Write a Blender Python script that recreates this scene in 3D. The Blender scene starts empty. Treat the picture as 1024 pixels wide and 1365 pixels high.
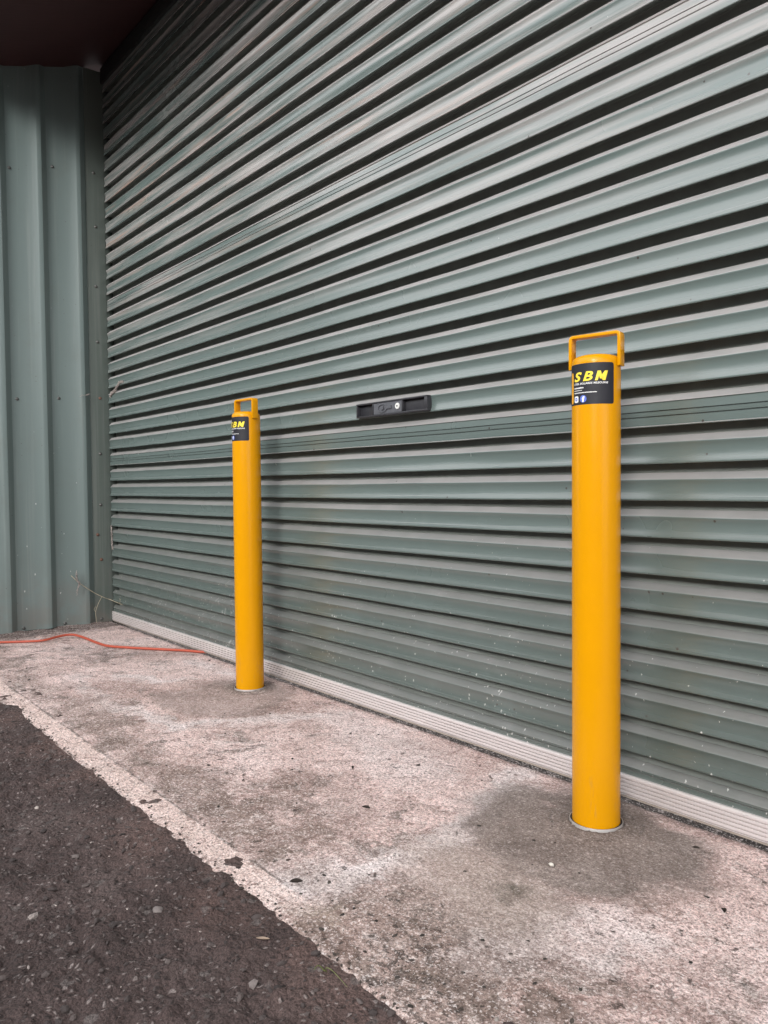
import bpy, bmesh, math, random
import numpy as np
from mathutils import Vector, Matrix

random.seed(7)
rng = np.random.default_rng(11)
scene = bpy.context.scene
C = scene.collection
PI = math.pi
R = math.radians

# ------------------------------------------------------------------ helpers
def tag(o, label=None, cat=None, group=None, kind=None):
    if label: o['label'] = label
    if cat: o['category'] = cat
    if group: o['group'] = group
    if kind: o['kind'] = kind
    return o

def empty(name, loc=(0, 0, 0), rz=0.0):
    o = bpy.data.objects.new(name, None)
    C.objects.link(o)
    o.location = loc
    o.rotation_euler = (0, 0, rz)
    o.empty_display_size = .05
    return o

def link(name, me, mats, parent=None):
    o = bpy.data.objects.new(name, me)
    C.objects.link(o)
    for m in (mats if isinstance(mats, (list, tuple)) else [mats]):
        me.materials.append(m)
    if parent: o.parent = parent
    return o

def obj(name, bm, mats, parent=None, smooth=None):
    bmesh.ops.recalc_face_normals(bm, faces=bm.faces[:])
    me = bpy.data.meshes.new(name)
    bm.to_mesh(me); bm.free()
    if smooth is not None:
        me.shade_smooth()
        me.set_sharp_from_angle(angle=R(smooth))
    return link(name, me, mats, parent)

def box(bm, x0, x1, y0, y1, z0, z1, mi=0):
    v = [bm.verts.new(p) for p in ((x0,y0,z0),(x1,y0,z0),(x1,y1,z0),(x0,y1,z0),(x0,y0,z1),(x1,y0,z1),(x1,y1,z1),(x0,y1,z1))]
    for f in ((0,3,2,1),(4,5,6,7),(0,1,5,4),(1,2,6,5),(2,3,7,6),(3,0,4,7)):
        bm.faces.new([v[i] for i in f]).material_index = mi

def bevel(bm, w, seg=2, ang=30):
    bmesh.ops.recalc_face_normals(bm, faces=bm.faces[:])
    es = [e for e in bm.edges if len(e.link_faces) == 2 and e.calc_face_angle(0) > R(ang)]
    bmesh.ops.bevel(bm, geom=es, offset=w, segments=seg, affect='EDGES', profile=.5, clamp_overlap=True)

def lathe(bm, prof, n=64, mi=0, close=False):
    rings = []
    for r, z in prof:
        if r < 1e-6: rings.append([bm.verts.new((0, 0, z))])
        else: rings.append([bm.verts.new((r*math.cos(2*PI*i/n), r*math.sin(2*PI*i/n), z)) for i in range(n)])
    if close: rings.append(rings[0])
    for a, b in zip(rings, rings[1:]):
        for i in range(n):
            j = (i+1) % n
            if len(a) == 1 and len(b) == 1: continue
            if len(a) == 1: f = bm.faces.new((a[0], b[j], b[i]))
            elif len(b) == 1: f = bm.faces.new((a[i], a[j], b[0]))
            else: f = bm.faces.new((a[i], a[j], b[j], b[i]))
            f.material_index = mi

def smooth_path(pts, n=6):
    P = [Vector(p) for p in pts]
    out = []
    for i in range(len(P)-1):
        a = P[max(i-1, 0)]; b = P[i]; c = P[i+1]; d = P[min(i+2, len(P)-1)]
        for k in range(n):
            t = k/n
            out.append(.5*((2*b) + (c-a)*t + (2*a-5*b+4*c-d)*t*t + (3*b-a-3*c+d)*t**3))
    out.append(P[-1])
    return out

def tube(bm, pts, rad, n=8):
    rings = []
    for i, p in enumerate(pts):
        d = (pts[min(i+1, len(pts)-1)] - pts[max(i-1, 0)]).normalized()
        u = d.cross(Vector((0, 0, 1)))
        if u.length < .05: u = d.cross(Vector((1, 0, 0)))
        u.normalize(); w = u.cross(d)
        r = rad(i/(len(pts)-1)) if callable(rad) else rad
        rings.append([bm.verts.new(p + u*r*math.cos(2*PI*k/n) + w*r*math.sin(2*PI*k/n)) for k in range(n)])
    for a, b in zip(rings, rings[1:]):
        for k in range(n):
            bm.faces.new((a[k], a[(k+1) % n], b[(k+1) % n], b[k]))
    bm.faces.new(rings[0][::-1]); bm.faces.new(rings[-1])

def vnoise(x, y, scale, seed):                     # smooth value noise on arrays, -1..1
    x = np.asarray(x, float)*scale + seed*17.31; y = np.asarray(y, float)*scale - seed*9.17
    xi = np.floor(x).astype(np.int64); yi = np.floor(y).astype(np.int64)
    fx = x-xi; fy = y-yi
    fx = fx*fx*(3-2*fx); fy = fy*fy*(3-2*fy)
    def h(a, b):
        n = (a*374761393 + b*668265263 + seed*982451653) & 0xffffffff
        n = ((n ^ (n >> 13))*1274126177) & 0xffffffff
        return ((n ^ (n >> 16)) & 0xffff)/32767.5 - 1
    return (h(xi, yi)*(1-fx) + h(xi+1, yi)*fx)*(1-fy) + (h(xi, yi+1)*(1-fx) + h(xi+1, yi+1)*fx)*fy

def fbm(x, y, scale, seed, octs=3):
    s = 0; a = 1
    for k in range(octs):
        s = s + a*vnoise(x, y, scale*2**k, seed+k); a *= .5
    return s

def grid_mesh(name, X, Y, Z):
    ny, nx = X.shape
    me = bpy.data.meshes.new(name)
    co = np.stack([X, Y, Z], -1).reshape(-1, 3)
    idx = np.arange(nx*ny).reshape(ny, nx)
    q = np.stack([idx[:-1, :-1], idx[:-1, 1:], idx[1:, 1:], idx[1:, :-1]], -1).reshape(-1, 4)
    me.from_pydata(co.tolist(), [], q.tolist())
    me.shade_smooth()
    return me

# ------------------------------------------------------------------ node helper
class NT:
    def __init__(s, name):
        s.m = bpy.data.materials.new(name); s.m.use_nodes = True
        s.t = s.m.node_tree; s.t.nodes.clear()
        s.out = s.t.nodes.new('ShaderNodeOutputMaterial')
        s.b = s.t.nodes.new('ShaderNodeBsdfPrincipled')
        s.t.links.new(s.b.outputs[0], s.out.inputs[0])
        g = s.t.nodes.new('ShaderNodeNewGeometry')
        s.P = g.outputs['Position']; s.N = g.outputs['Normal']
        s.O = s.t.nodes.new('ShaderNodeTexCoord').outputs['Object']
    def set(s, sock, v):
        if isinstance(v, bpy.types.NodeSocket): s.t.links.new(v, sock)
        elif isinstance(v, (tuple, list)) and len(v) == 3 and sock.type == 'RGBA': sock.default_value = (*v, 1)
        else: sock.default_value = v
    def bs(s, **k):
        for n, v in k.items(): s.set(s.b.inputs[n.replace('_', ' ')], v)
    def math(s, op, a, b=0.0, c=None, clamp=False):
        n = s.t.nodes.new('ShaderNodeMath'); n.operation = op; n.use_clamp = clamp
        s.set(n.inputs[0], a); s.set(n.inputs[1], b)
        if c is not None: s.set(n.inputs[2], c)
        return n.outputs[0]
    def mul(s, a, b): return s.math('MULTIPLY', a, b)
    def vmap(s, v, scale=(1, 1, 1), loc=(0, 0, 0), rot=(0, 0, 0)):
        n = s.t.nodes.new('ShaderNodeMapping'); s.set(n.inputs[0], v)
        n.inputs['Scale'].default_value = scale; n.inputs['Location'].default_value = loc; n.inputs['Rotation'].default_value = rot
        return n.outputs[0]
    def noise(s, v, scale, detail=4, rough=.55, dist=0.0, col=False):
        n = s.t.nodes.new('ShaderNodeTexNoise'); s.set(n.inputs['Vector'], v)
        n.inputs['Scale'].default_value = scale; n.inputs['Detail'].default_value = detail
        n.inputs['Roughness'].default_value = rough; n.inputs['Distortion'].default_value = dist
        return n.outputs['Color' if col else 'Fac']
    def voro(s, v, scale, feature='F1', out='Distance', rand=1.0):
        n = s.t.nodes.new('ShaderNodeTexVoronoi'); n.feature = feature; s.set(n.inputs['Vector'], v)
        n.inputs['Scale'].default_value = scale; n.inputs['Randomness'].default_value = rand
        return n.outputs[out]
    def ss(s, v, a, b, lo=0.0, hi=1.0):           # smoothstep map
        n = s.t.nodes.new('ShaderNodeMapRange'); n.interpolation_type = 'SMOOTHSTEP'
        s.set(n.inputs[0], v); n.inputs[1].default_value = a; n.inputs[2].default_value = b
        n.inputs[3].default_value = lo; n.inputs[4].default_value = hi
        return n.outputs[0]
    def mix(s, f, a, b, blend='MIX'):
        n = s.t.nodes.new('ShaderNodeMix'); n.data_type = 'RGBA'; n.blend_type = blend
        s.set(n.inputs[0], f); s.set(n.inputs[6], a); s.set(n.inputs[7], b)
        return n.outputs[2]
    def ramp(s, f, stops):
        n = s.t.nodes.new('ShaderNodeValToRGB'); s.set(n.inputs[0], f)
        e = n.color_ramp.elements
        while len(e) < len(stops): e.new(.5)
        for el, (p, c) in zip(e, stops): el.position = p; el.color = (*c, 1)
        return n.outputs[0]
    def xyz(s, v):
        n = s.t.nodes.new('ShaderNodeSeparateXYZ'); s.set(n.inputs[0], v); return n.outputs
    def vadd(s, a, b, op='ADD'):
        n = s.t.nodes.new('ShaderNodeVectorMath'); n.operation = op; s.set(n.inputs[0], a); s.set(n.inputs[1], b); return n.outputs[0]
    def vscale(s, a, k):
        n = s.t.nodes.new('ShaderNodeVectorMath'); n.operation = 'SCALE'; s.set(n.inputs[0], a); n.inputs['Scale'].default_value = k; return n.outputs[0]
    def dist(s, a, p):
        n = s.t.nodes.new('ShaderNodeVectorMath'); n.operation = 'DISTANCE'; s.set(n.inputs[0], a); s.set(n.inputs[1], p); return n.outputs['Value']
    def bump(s, h, d, strength=1.0):
        n = s.t.nodes.new('ShaderNodeBump'); s.set(n.inputs['Height'], h); n.inputs['Distance'].default_value = d
        n.inputs['Strength'].default_value = strength; s.t.links.new(n.outputs[0], s.b.inputs['Normal']); return n
    def attr(s, name):
        n = s.t.nodes.new('ShaderNodeAttribute'); n.attribute_name = name; return n.outputs['Fac']

def plain(name, col, rough=.5, metal=0.0, var=.12, scale=40, bump=0.0):
    t = NT(name)
    n = t.noise(t.O, scale, 5)
    lo = tuple(c*(1-var) for c in col); hi = tuple(min(1, c*(1+var)) for c in col)
    t.bs(Base_Color=t.mix(n, lo, hi), Roughness=t.math('ADD', t.mul(n, .2), rough-.1), Metallic=metal)
    if bump: t.bump(n, bump)
    return t.m

# ------------------------------------------------------------------ materials
def mat_door():
    t = NT('painted_steel_door')
    x, y, z = t.xyz(t.P)
    nz = t.xyz(t.N)[2]
    big = t.noise(t.vmap(t.P, (.5, 1, 1.2)), 1.3, 3)
    base = t.mix(big, (.099, .134, .126), (.121, .158, .150))
    # fine vertical weathering streaks
    st = t.noise(t.vmap(t.P, (16, .3, 1.1)), 1.0, 3, .5)
    base = t.mix(t.mul(t.ss(st, .5, .8), .035), base, (.30, .33, .32))
    # pale warm sheen of the lit upper sheets, painted into the colour
    ch = t.noise(t.vmap(t.P, (1.2, .3, 26)), 1.0, 5, .6)
    sheen = t.mul(t.ss(ch, .40, .64), t.ss(z, 1.0, 1.7))
    base = t.mix(t.mul(sheen, .66), base, (.48, .428, .415))
    rust = t.noise(t.vmap(t.P, (1.0, .3, 20), (5, 0, 2)), 1.4, 5, .65)
    base = t.mix(t.mul(t.mul(t.ss(rust, .53, .72), t.ss(z, 1.3, 1.8)), .7), base, (.48, .30, .235))
    # dust settled on whatever faces up
    dn = t.noise(t.vmap(t.P, (7, 7, 30)), 1.0, 6, .65)
    up = t.ss(nz, .12, .62)
    dust = t.mul(up, t.math('ADD', t.mul(dn, .75), .42, clamp=True))
    dcol = t.mix(t.math('ADD', t.mul(t.noise(t.P, 9, 5), .5), t.ss(z, .2, 1.2, 0, .5)), (.085, .082, .076), (.43, .40, .395))
    base = t.mix(dust, base, dcol)
    # fall-off of light toward the ground, painted in as mottled darkening
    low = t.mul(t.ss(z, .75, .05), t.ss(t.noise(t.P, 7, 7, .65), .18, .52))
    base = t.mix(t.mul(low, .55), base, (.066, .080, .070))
    # white flecks (paint and lime splashes)
    jit = t.vscale(t.vadd(t.noise(t.P, 240, 3, .7, col=True), (.5, .5, .5), 'SUBTRACT'), .009)
    PJ = t.vadd(t.P, jit)
    v = t.vmap(PJ, (1, .3, .62))
    d = t.voro(v, 150); rc = t.xyz(t.voro(v, 150, out='Color'))[0]
    cl = t.noise(t.P, 3.4, 3)
    dens = t.math('ADD', t.mul(t.ss(z, .62, .04), .26), t.mul(t.ss(cl, .5, .72), .13))
    fl = t.mul(t.math('LESS_THAN', rc, dens), t.math('LESS_THAN', d, t.math('ADD', t.mul(rc, .8), .06)))
    v2 = t.vmap(PJ, (1, .3, .34), (.3, .2, .1))
    d2 = t.voro(v2, 34); rc2 = t.xyz(t.voro(v2, 34, out='Color'))[1]
    fl2 = t.mul(t.math('LESS_THAN', rc2, t.mul(dens, .10)), t.ss(d2, .13, .08))
    base = t.mix(t.math('MAXIMUM', t.mul(fl, .8), t.mul(fl2, .8)), base, (.58, .58, .55))
    # limewash splash behind the smaller looking bollard
    q = t.vmap(t.P, (1, 0, 1))
    sp = t.mul(t.ss(t.dist(q, (1.19, 0, .15)), .20, .04), t.ss(t.noise(t.vmap(t.P, (30, 4, 16)), 1.0, 6, .7, 1.5), .56, .66))
    base = t.mix(t.mul(sp, .85), base, (.6, .6, .57))
    # dark specks
    d3 = t.voro(t.vmap(t.P, (1, .3, 1), (.7, .1, .4)), 48); rc3 = t.xyz(t.voro(t.vmap(t.P, (1, .3, 1), (.7, .1, .4)), 48, out='Color'))[2]
    base = t.mix(t.mul(t.math('LESS_THAN', rc3, .05), t.ss(d3, .15, .09)), base, (.05, .045, .04))
    ro = t.math('ADD', t.mul(dust, .4), t.math('ADD', t.mul(t.noise(t.P, 3, 3), .12), .20))
    t.bs(Base_Color=base, Roughness=ro, Specular_IOR_Level=.8, IOR=1.65)
    t.bump(t.math('ADD', t.noise(t.vmap(t.P, (3, 20, 12)), 1.0, 3), t.mul(t.noise(t.P, 260, 2), .04)), .0011)
    return t.m

def mat_wall(name, a, b):
    t = NT(name)
    z = t.xyz(t.P)[2]
    base = t.mix(t.noise(t.P, 1.6, 3), a, b)
    st = t.noise(t.vmap(t.P, (30, 42, 1.0)), 1.0, 5, .6)
    base = t.mix(t.mul(t.ss(st, .5, .78), .20), base, (.36, .37, .35))
    base = t.mix(t.mul(t.ss(t.noise(t.P, 5, 6, .65), .5, .75), .25), base, (.11, .12, .105))
    low = t.mul(t.ss(z, .35, .0), t.ss(t.noise(t.P, 9, 7, .65), .36, .66))
    base = t.mix(t.mul(low, .5), base, (.15, .125, .11))
    jit = t.vscale(t.vadd(t.noise(t.P, 240, 3, .7, col=True), (.5, .5, .5), 'SUBTRACT'), .008)
    v = t.vmap(t.vadd(t.P, jit), (.3, 1, .5)); d = t.voro(v, 46); rc = t.xyz(t.voro(v, 46, out='Color'))[0]
    fl = t.mul(t.math('LESS_THAN', rc, t.ss(z, 1.4, .1, .02, .075)), t.math('LESS_THAN', d, t.mul(t.math('ADD', rc, .02), 1.4)))
    base = t.mix(t.mul(fl, .7), base, (.52, .52, .5))
    v = t.vmap(t.P, (.3, 1, 1), (.2, .5, .1)); d = t.voro(v, 60); rc = t.xyz(t.voro(v, 60, out='Color'))[1]
    base = t.mix(t.mul(t.mul(t.math('LESS_THAN', rc, .05), t.ss(d, .14, .09)), .8), base, (.06, .055, .05))
    t.bs(Base_Color=base, Roughness=t.math('ADD', t.mul(st, .15), .36))
    t.bump(t.math('ADD', t.noise(t.vmap(t.P, (10, 10, 2)), 1.0, 3), t.mul(t.noise(t.P, 300, 2), .05)), .0012)
    return t.m

def mat_concrete():
    t = NT('weathered_concrete')
    P = t.P; x, y, z = t.xyz(P)
    flat = t.vmap(P, (1, 1, 0))
    warp = t.vscale(t.vadd(t.noise(flat, 7, 5, .6, col=True), (.5, .5, .5), 'SUBTRACT'), .22)
    W = t.vmap(t.vadd(flat, warp), (1, 1, 0))
    warp2 = t.vscale(t.vadd(t.noise(flat, 30, 5, .7, col=True), (.5, .5, .5), 'SUBTRACT'), .07)
    W2 = t.vmap(t.vadd(W, warp2), (1, 1, 0))
    # broad tone
    n1 = t.noise(W, 2.6, 8, .62)
    base = t.ramp(n1, [(.32, (.38, .268, .245)), (.45, (.64, .475, .45)), (.56, (.83, .645, .625)), (.70, (.90, .75, .74))])
    # stretched trowel and run-off streaks at an angle
    s1 = t.noise(t.vmap(t.vmap(W, rot=(0, 0, R(-42))), (4, 24, 1)), 1.0, 7, .65)
    base = t.mix(t.mul(t.ss(s1, .53, .70), .65), base, (.86, .75, .74))
    base = t.mix(t.mul(t.ss(s1, .48, .33), .6), base, (.35, .265, .24))
    # dark grubby blotches, thicker toward the front edge
    n2 = t.noise(W2, 11, 10, .76)
    front = t.ss(y, -.25, -.70)
    thr = t.math('ADD', n2, t.mul(front, .075))
    base = t.mix(t.mul(t.ss(thr, .538, .65), .80), base, (.150, .122, .105))
    # growth and black crust near the front right
    m = t.ss(t.dist(W, (2.97, -.67, 0)), .26, .05)
    n3 = t.noise(W2, 44, 8, .72)
    base = t.mix(t.mul(m, .45), base, (.30, .25, .21))
    base = t.mix(t.mul(t.ss(t.math('ADD', n3, t.mul(m, .15)), .63, .69), .90), base, (.055, .045, .040))
    m = t.ss(t.dist(W, (2.78, -.725, 0)), .08, .02)
    base = t.mix(t.mul(m, .4), base, (.22, .20, .12))
    # lime-white run between the two bollard footings
    def cap(a, b, r0, r1, src=W2):
        ax, ay = a; bx, by = b
        dx, dy = bx-ax, by-ay; L2 = dx*dx+dy*dy
        sx, sy, _ = t.xyz(src)
        h = t.math('DIVIDE', t.math('ADD', t.mul(t.math('SUBTRACT', sx, ax), dx), t.mul(t.math('SUBTRACT', sy, ay), dy)), L2, clamp=True)
        ex = t.math('SUBTRACT', t.math('SUBTRACT', sx, ax), t.mul(h, dx)); ey = t.math('SUBTRACT', t.math('SUBTRACT', sy, ay), t.mul(h, dy))
        return t.ss(t.math('SQRT', t.math('ADD', t.mul(ex, ex), t.mul(ey, ey))), r0, r1)
    wh = t.math('MAXIMUM', cap((2.67, -.74), (2.73, -.50), .085, .01), cap((2.73, -.42), (2.60, -.02), .075, .005))
    wh = t.math('MAXIMUM', wh, t.mul(cap((3.10, -.42), (3.02, -.58), .10, .01), .7))
    wh = t.math('MAXIMUM', wh, t.mul(cap((1.78, -.43), (1.95, -.12), .06, .005), .8))
    for a_, b_, k_ in (((1.126, -.425), (1.30, -.25), .8), ((1.48, -.53), (1.78, -.485), .9), ((1.0, -.50), (1.45, -.56), .5), ((1.05, -.12), (1.32, -.08), .7)):
        wh = t.math('MAXIMUM', wh, t.mul(cap(a_, b_, .05, .005), k_))
    wh = t.math('MAXIMUM', wh, t.mul(cap((2.02, -.10), (2.42, -.20), .16, .03), .5))
    base = t.mix(t.mul(wh, t.ss(t.noise(W2, 16, 6, .6), .30, .55, .35, .95)), base, (.88, .80, .81))
    for a_, b_, k_ in (((2.10, -.655), (2.55, -.60), .75), ((1.35, -.60), (1.75, -.64), .6), ((2.30, -.48), (2.50, -.50), .45), ((3.0, -.62), (3.2, -.50), .45)):
        br = t.mul(cap(a_, b_, .13, .02), t.ss(t.noise(W2, 13, 7, .68), .36, .58))
        base = t.mix(t.mul(br, min(1, k_*1.2)), base, (.25, .18, .155))
    # pale worn strip along the broken front edge
    ed = t.math('SUBTRACT', y, -.784)
    inb = t.mul(t.ss(t.math('ABSOLUTE', t.math('SUBTRACT', t.math('ADD', ed, t.mul(n2, .06)), .155)), .085, .02), t.ss(t.noise(W2, 6, 6, .6), .36, .58))
    base = t.mix(t.mul(inb, .55), base, (.30, .23, .205))
    strip = t.mul(t.ss(t.math('ADD', ed, t.mul(t.math('SUBTRACT', n2, .5), .04)), .070, .058), t.ss(t.noise(W2, 14, 6, .65), .28, .46, .30, 1))
    strip = t.mul(strip, t.ss(x, 2.80, 2.66, .10, 1.0))
    rim = t.mul(t.mul(t.ss(t.math('ADD', ed, t.mul(t.noise(flat, 60, 4), .012)), .022, .012), t.ss(x, 2.6, 2.75)), .8)
    bp = t.mul(t.ss(t.dist(t.vmap(t.vadd(W2, (2.82, -.756, 0), 'SUBTRACT'), (1, 2.6, 0)), (0, 0, 0)), .075, .045), .8)
    base = t.mix(bp, base, (.16, .105, .085))
    strip = t.math('MAXIMUM', strip, rim)
    base = t.mix(t.mul(strip, .85), base, (.82, .655, .615))
    jn = t.mul(t.ss(t.math('ABSOLUTE', t.math('SUBTRACT', t.math('ADD', ed, t.mul(t.noise(flat, 40, 4), .010)), .072)), .0040, .0012), t.mul(t.ss(t.noise(flat, 7, 4), .38, .54), t.ss(x, 2.70, 2.62)))
    base = t.mix(t.mul(jn, .75), base, (.13, .11, .10))
    dirt = t.ss(t.math('ADD', ed, t.mul(t.math('SUBTRACT', t.noise(flat, 75, 6, .7), .5), .05)), .013, .0)
    base = t.mix(t.mul(dirt, .8), base, (.12, .088, .08))
    # sand/cement mortar round the two footings
    def ell(c, rx, ry, a, src=W, s0=1.06, s1=.70):
        v = t.vmap(t.vadd(src, (c[0], c[1], 0), 'SUBTRACT'), (1, 1, 0), rot=(0, 0, a))
        v = t.vmap(v, (1/rx, 1/ry, 0))
        return t.ss(t.dist(v, (0, 0, 0)), s0, s1)
    pr = t.math('MAXIMUM', ell((2.87, -.20), .26, .24, 0, W, 1.14, .74), t.mul(ell((2.88, -.46), .19, .13, .4, W, 1.3, .5), .8))
    pl = t.math('MAXIMUM', ell((1.60, -.22), .26, .17, .2), ell((1.57, -.36), .18, .10, 0))
    mort = t.math('MAXIMUM', pr, t.mul(pl, .62))
    grain = t.noise(flat, 420, 3, .7)
    mcol = t.ramp(t.math('ADD', t.mul(t.noise(W, 10, 5), .7), t.mul(grain, .3)), [(.32, (.14, .114, .104)), (.52, (.21, .176, .162)), (.70, (.31, .266, .248))])
    mm = t.mul(mort, t.ss(t.noise(W2, 22, 6, .65), .20, .44, .55, .97))
    base = t.mix(mm, base, mcol)
    # the chalkier tail with the dark dimple of spilled wash water
    tail = ell((2.86, -.48), .22, .125, .3, W, 1.25, .25)
    base = t.mix(t.mul(tail, .5), base, (.56, .465, .425))
    bl = t.ss(t.dist(W2, (2.905, -.475, 0)), .055, .0)
    base = t.mix(t.mul(bl, .75), base, (.10, .095, .075))
    # darker trowelled ring at each footing
    for c, k in (((2.86, -.1366, 0), .65), ((1.547, -.133, 0), .75)):
        rg = t.ss(t.dist(t.vadd(flat, t.vscale(warp2, .12)), c), .098, .066)
        base = t.mix(t.mul(t.ss(t.dist(W, c), .20, .07), .45), base, (.20, .165, .15))
        base = t.mix(t.mul(rg, k), base, (.15, .128, .118))
        rr = t.ss(t.math('ABSOLUTE', t.math('SUBTRACT', t.dist(flat, c), .086)), .004, .0015)
        base = t.mix(t.mul(t.mul(rr, .5), t.ss(t.noise(flat, 12, 2), .45, .6)), base, (.09, .08, .075))
    # windblown dirt gathered at the wall foot and under the door; then painted gap shade
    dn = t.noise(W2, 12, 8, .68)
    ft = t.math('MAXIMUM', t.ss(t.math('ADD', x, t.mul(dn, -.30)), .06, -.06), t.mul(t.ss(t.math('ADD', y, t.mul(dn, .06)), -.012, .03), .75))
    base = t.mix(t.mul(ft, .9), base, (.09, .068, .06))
    base = t.mix(t.ss(t.math('ADD', y, t.mul(t.noise(flat, 60, 5, .7), .010)), -.009, -.002), base, (.035, .028, .025))  # shade of the gap below the rail, painted near black
    dd = t.mul(t.ss(t.dist(t.vmap(W, (1, 1.4, 0)), (.70, -.40, 0)), .30, .10), t.ss(dn, .42, .58))
    base = t.mix(t.mul(dd, .7), base, (.14, .118, .108))
    mo = t.math('ADD', t.mul(t.noise(W2, 30, 6, .7), .55), t.mul(t.noise(flat, 62, 5, .7, .6), .45))
    mk = t.mul(t.math('SUBTRACT', 1.0, t.mul(mm, .7)), t.ss(mo, .50, .40))
    base = t.mix(t.mul(mk, .75), base, t.mix(1.0, base, (.50, .43, .41), 'MULTIPLY'))
    mk = t.mul(t.math('SUBTRACT', 1.0, t.mul(mm, .8)), t.ss(mo, .52, .62))
    base = t.mix(t.mul(mk, .55), base, (.90, .79, .775))
    # exposed aggregate: grains light and dark, less of it in the mortar
    inv = t.math('SUBTRACT', 1.0, t.mul(mm, .68))
    g1 = t.voro(t.vadd(flat, t.vscale(warp2, .1)), 190); gc = t.xyz(t.voro(t.vadd(flat, t.vscale(warp2, .1)), 190, out='Color'))
    lite = t.mul(t.math('GREATER_THAN', gc[0], .74), t.ss(g1, .42, .25))
    dark = t.mul(t.math('LESS_THAN', gc[0], .20), t.ss(g1, .46, .25))
    fine = t.math('ADD', t.mul(t.noise(flat, 340, 3, .75), .55), t.mul(t.noise(flat, 130, 3, .7), .45))
    base = t.mix(t.mul(t.mul(lite, inv), .50), base, (.88, .80, .79))
    base = t.mix(t.mul(t.mul(dark, inv), .55), base, (.16, .12, .11))
    base = t.mix(t.ss(fine, .36, .64), t.mix(1.0, base, (.58, .55, .54), 'MULTIPLY'), t.mix(1.0, base, (1.42, 1.42, 1.42), 'MULTIPLY'))
    fk = t.noise(t.vmap(flat, (1, 1, 1), (4, 2, 0)), 205, 2, .6, .8)
    base = t.mix(t.mul(t.mul(t.ss(fk, .56, .63), inv), .72), base, (.21, .155, .14))
    base = t.mix(t.mul(t.mul(t.ss(fk, .42, .34), inv), .60), base, (.92, .83, .82))
    # pits
    pv = t.voro(t.vadd(flat, warp2), 42); pc = t.xyz(t.voro(t.vadd(flat, warp2), 42, out='Color'))
    pit = t.mul(t.mul(t.math('LESS_THAN', pc[1], .24), t.ss(pv, .26, .12)), inv)
    base = t.mix(t.mul(pit, .8), base, (.075, .062, .055))
    ck = t.voro(t.vadd(flat, t.vscale(warp, .5)), 4.2, 'DISTANCE_TO_EDGE')
    ck2 = t.mul(t.ss(ck, .0075, .002), t.ss(t.noise(flat, 5, 3), .50, .60))
    base = t.mix(t.mul(t.mul(ck2, inv), .65), base, (.16, .12, .11))
    base = t.mix(1.0, base, (.955, .945, .925), 'MULTIPLY')
    t.bs(Base_Color=base, Roughness=.92, Specular_IOR_Level=.25)
    h = t.math('ADD', t.mul(fine, .35), t.mul(t.noise(W2, 70, 6, .7), 1.1))
    h = t.math('ADD', h, t.mul(g1, -.35))
    h = t.mul(h, t.math('SUBTRACT', 1.0, t.mul(mm, .6)))
    h = t.math('SUBTRACT', h, t.mul(pit, .7))
    t.bump(h, .0042)
    return t.m

def mat_asphalt():
    t = NT('old_asphalt')
    P = t.vmap(t.P, (1, 1, .4))
    w = t.vscale(t.vadd(t.noise(P, 24, 4, .6, col=True), (.5, .5, .5), 'SUBTRACT'), .03)
    n = t.noise(P, 4, 8, .65)
    base = t.ramp(n, [(.30, (.034, .0235, .022)), (.5, (.060, .0425, .040)), (.72, (.090, .067, .063))])
    yy = t.xyz(t.P)[1]
    base = t.mix(t.mul(t.mul(t.ss(yy, -.93, -.80), t.ss(t.noise(P, 5, 5), .40, .60)), .6), base, (.125, .080, .070))
    v = t.voro(t.vadd(P, w), 120); vc = t.xyz(t.voro(t.vadd(P, w), 120, out='Color'))
    base = t.mix(t.mul(t.math('GREATER_THAN', vc[0], .80), t.ss(v, .45, .2, 0, .7)), base, (.25, .215, .205))
    base = t.mix(t.mul(t.math('LESS_THAN', vc[0], .25), t.ss(v, .5, .2, 0, .8)), base, (.026, .020, .019))
    v2 = t.voro(t.vadd(P, w), 46); v2c = t.xyz(t.voro(t.vadd(P, w), 46, out='Color'))
    base = t.mix(t.mul(t.math('GREATER_THAN', v2c[1], .86), t.ss(v2, .42, .25, 0, .55)), base, (.13, .115, .11))
    f = t.noise(P, 380, 3, .75)
    base = t.mix(t.ss(f, .3, .7), t.mix(1.0, base, (.5, .5, .5), 'MULTIPLY'), t.mix(1.0, base, (1.5, 1.47, 1.46), 'MULTIPLY'))
    t.bs(Base_Color=base, Roughness=.9, Specular_IOR_Level=.3)
    h = t.math('ADD', t.mul(f, .30), t.mul(t.noise(P, 60, 4, .6), .8))
    h = t.math('ADD', h, t.mul(v, -.8))
    t.bump(h, .0050)
    return t.m

def mat_yellow():
    t = NT('yellow_powder_coat')
    n = t.noise(t.O, 14, 4)
    base = t.mix(n, (.63, .272, .0003), (.67, .296, .0005))
    z = t.xyz(t.O)[2]
    sc = t.mul(t.ss(t.noise(t.vmap(t.O, (60, 60, 9)), 1.0, 6, .7), .60, .70), t.ss(z, .40, .0))
    base = t.mix(t.mul(sc, .35), base, (.42, .24, .06))
    t.bs(Base_Color=base, Roughness=t.math('ADD', t.mul(t.noise(t.O, 60, 4), .12), .16), Specular_IOR_Level=.26)
    t.bump(t.noise(t.O, 480, 2), .00022)
    return t.m

def mat_tone(name, stops, rough=.85):
    t = NT(name)
    n = t.noise(t.P, 220, 4, .7)
    a = t.math('ADD', t.attr('tone'), t.mul(t.math('SUBTRACT', n, .5), .35), clamp=True)
    t.bs(Base_Color=t.ramp(a, stops), Roughness=rough)
    t.bump(n, .001)
    return t.m

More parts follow.
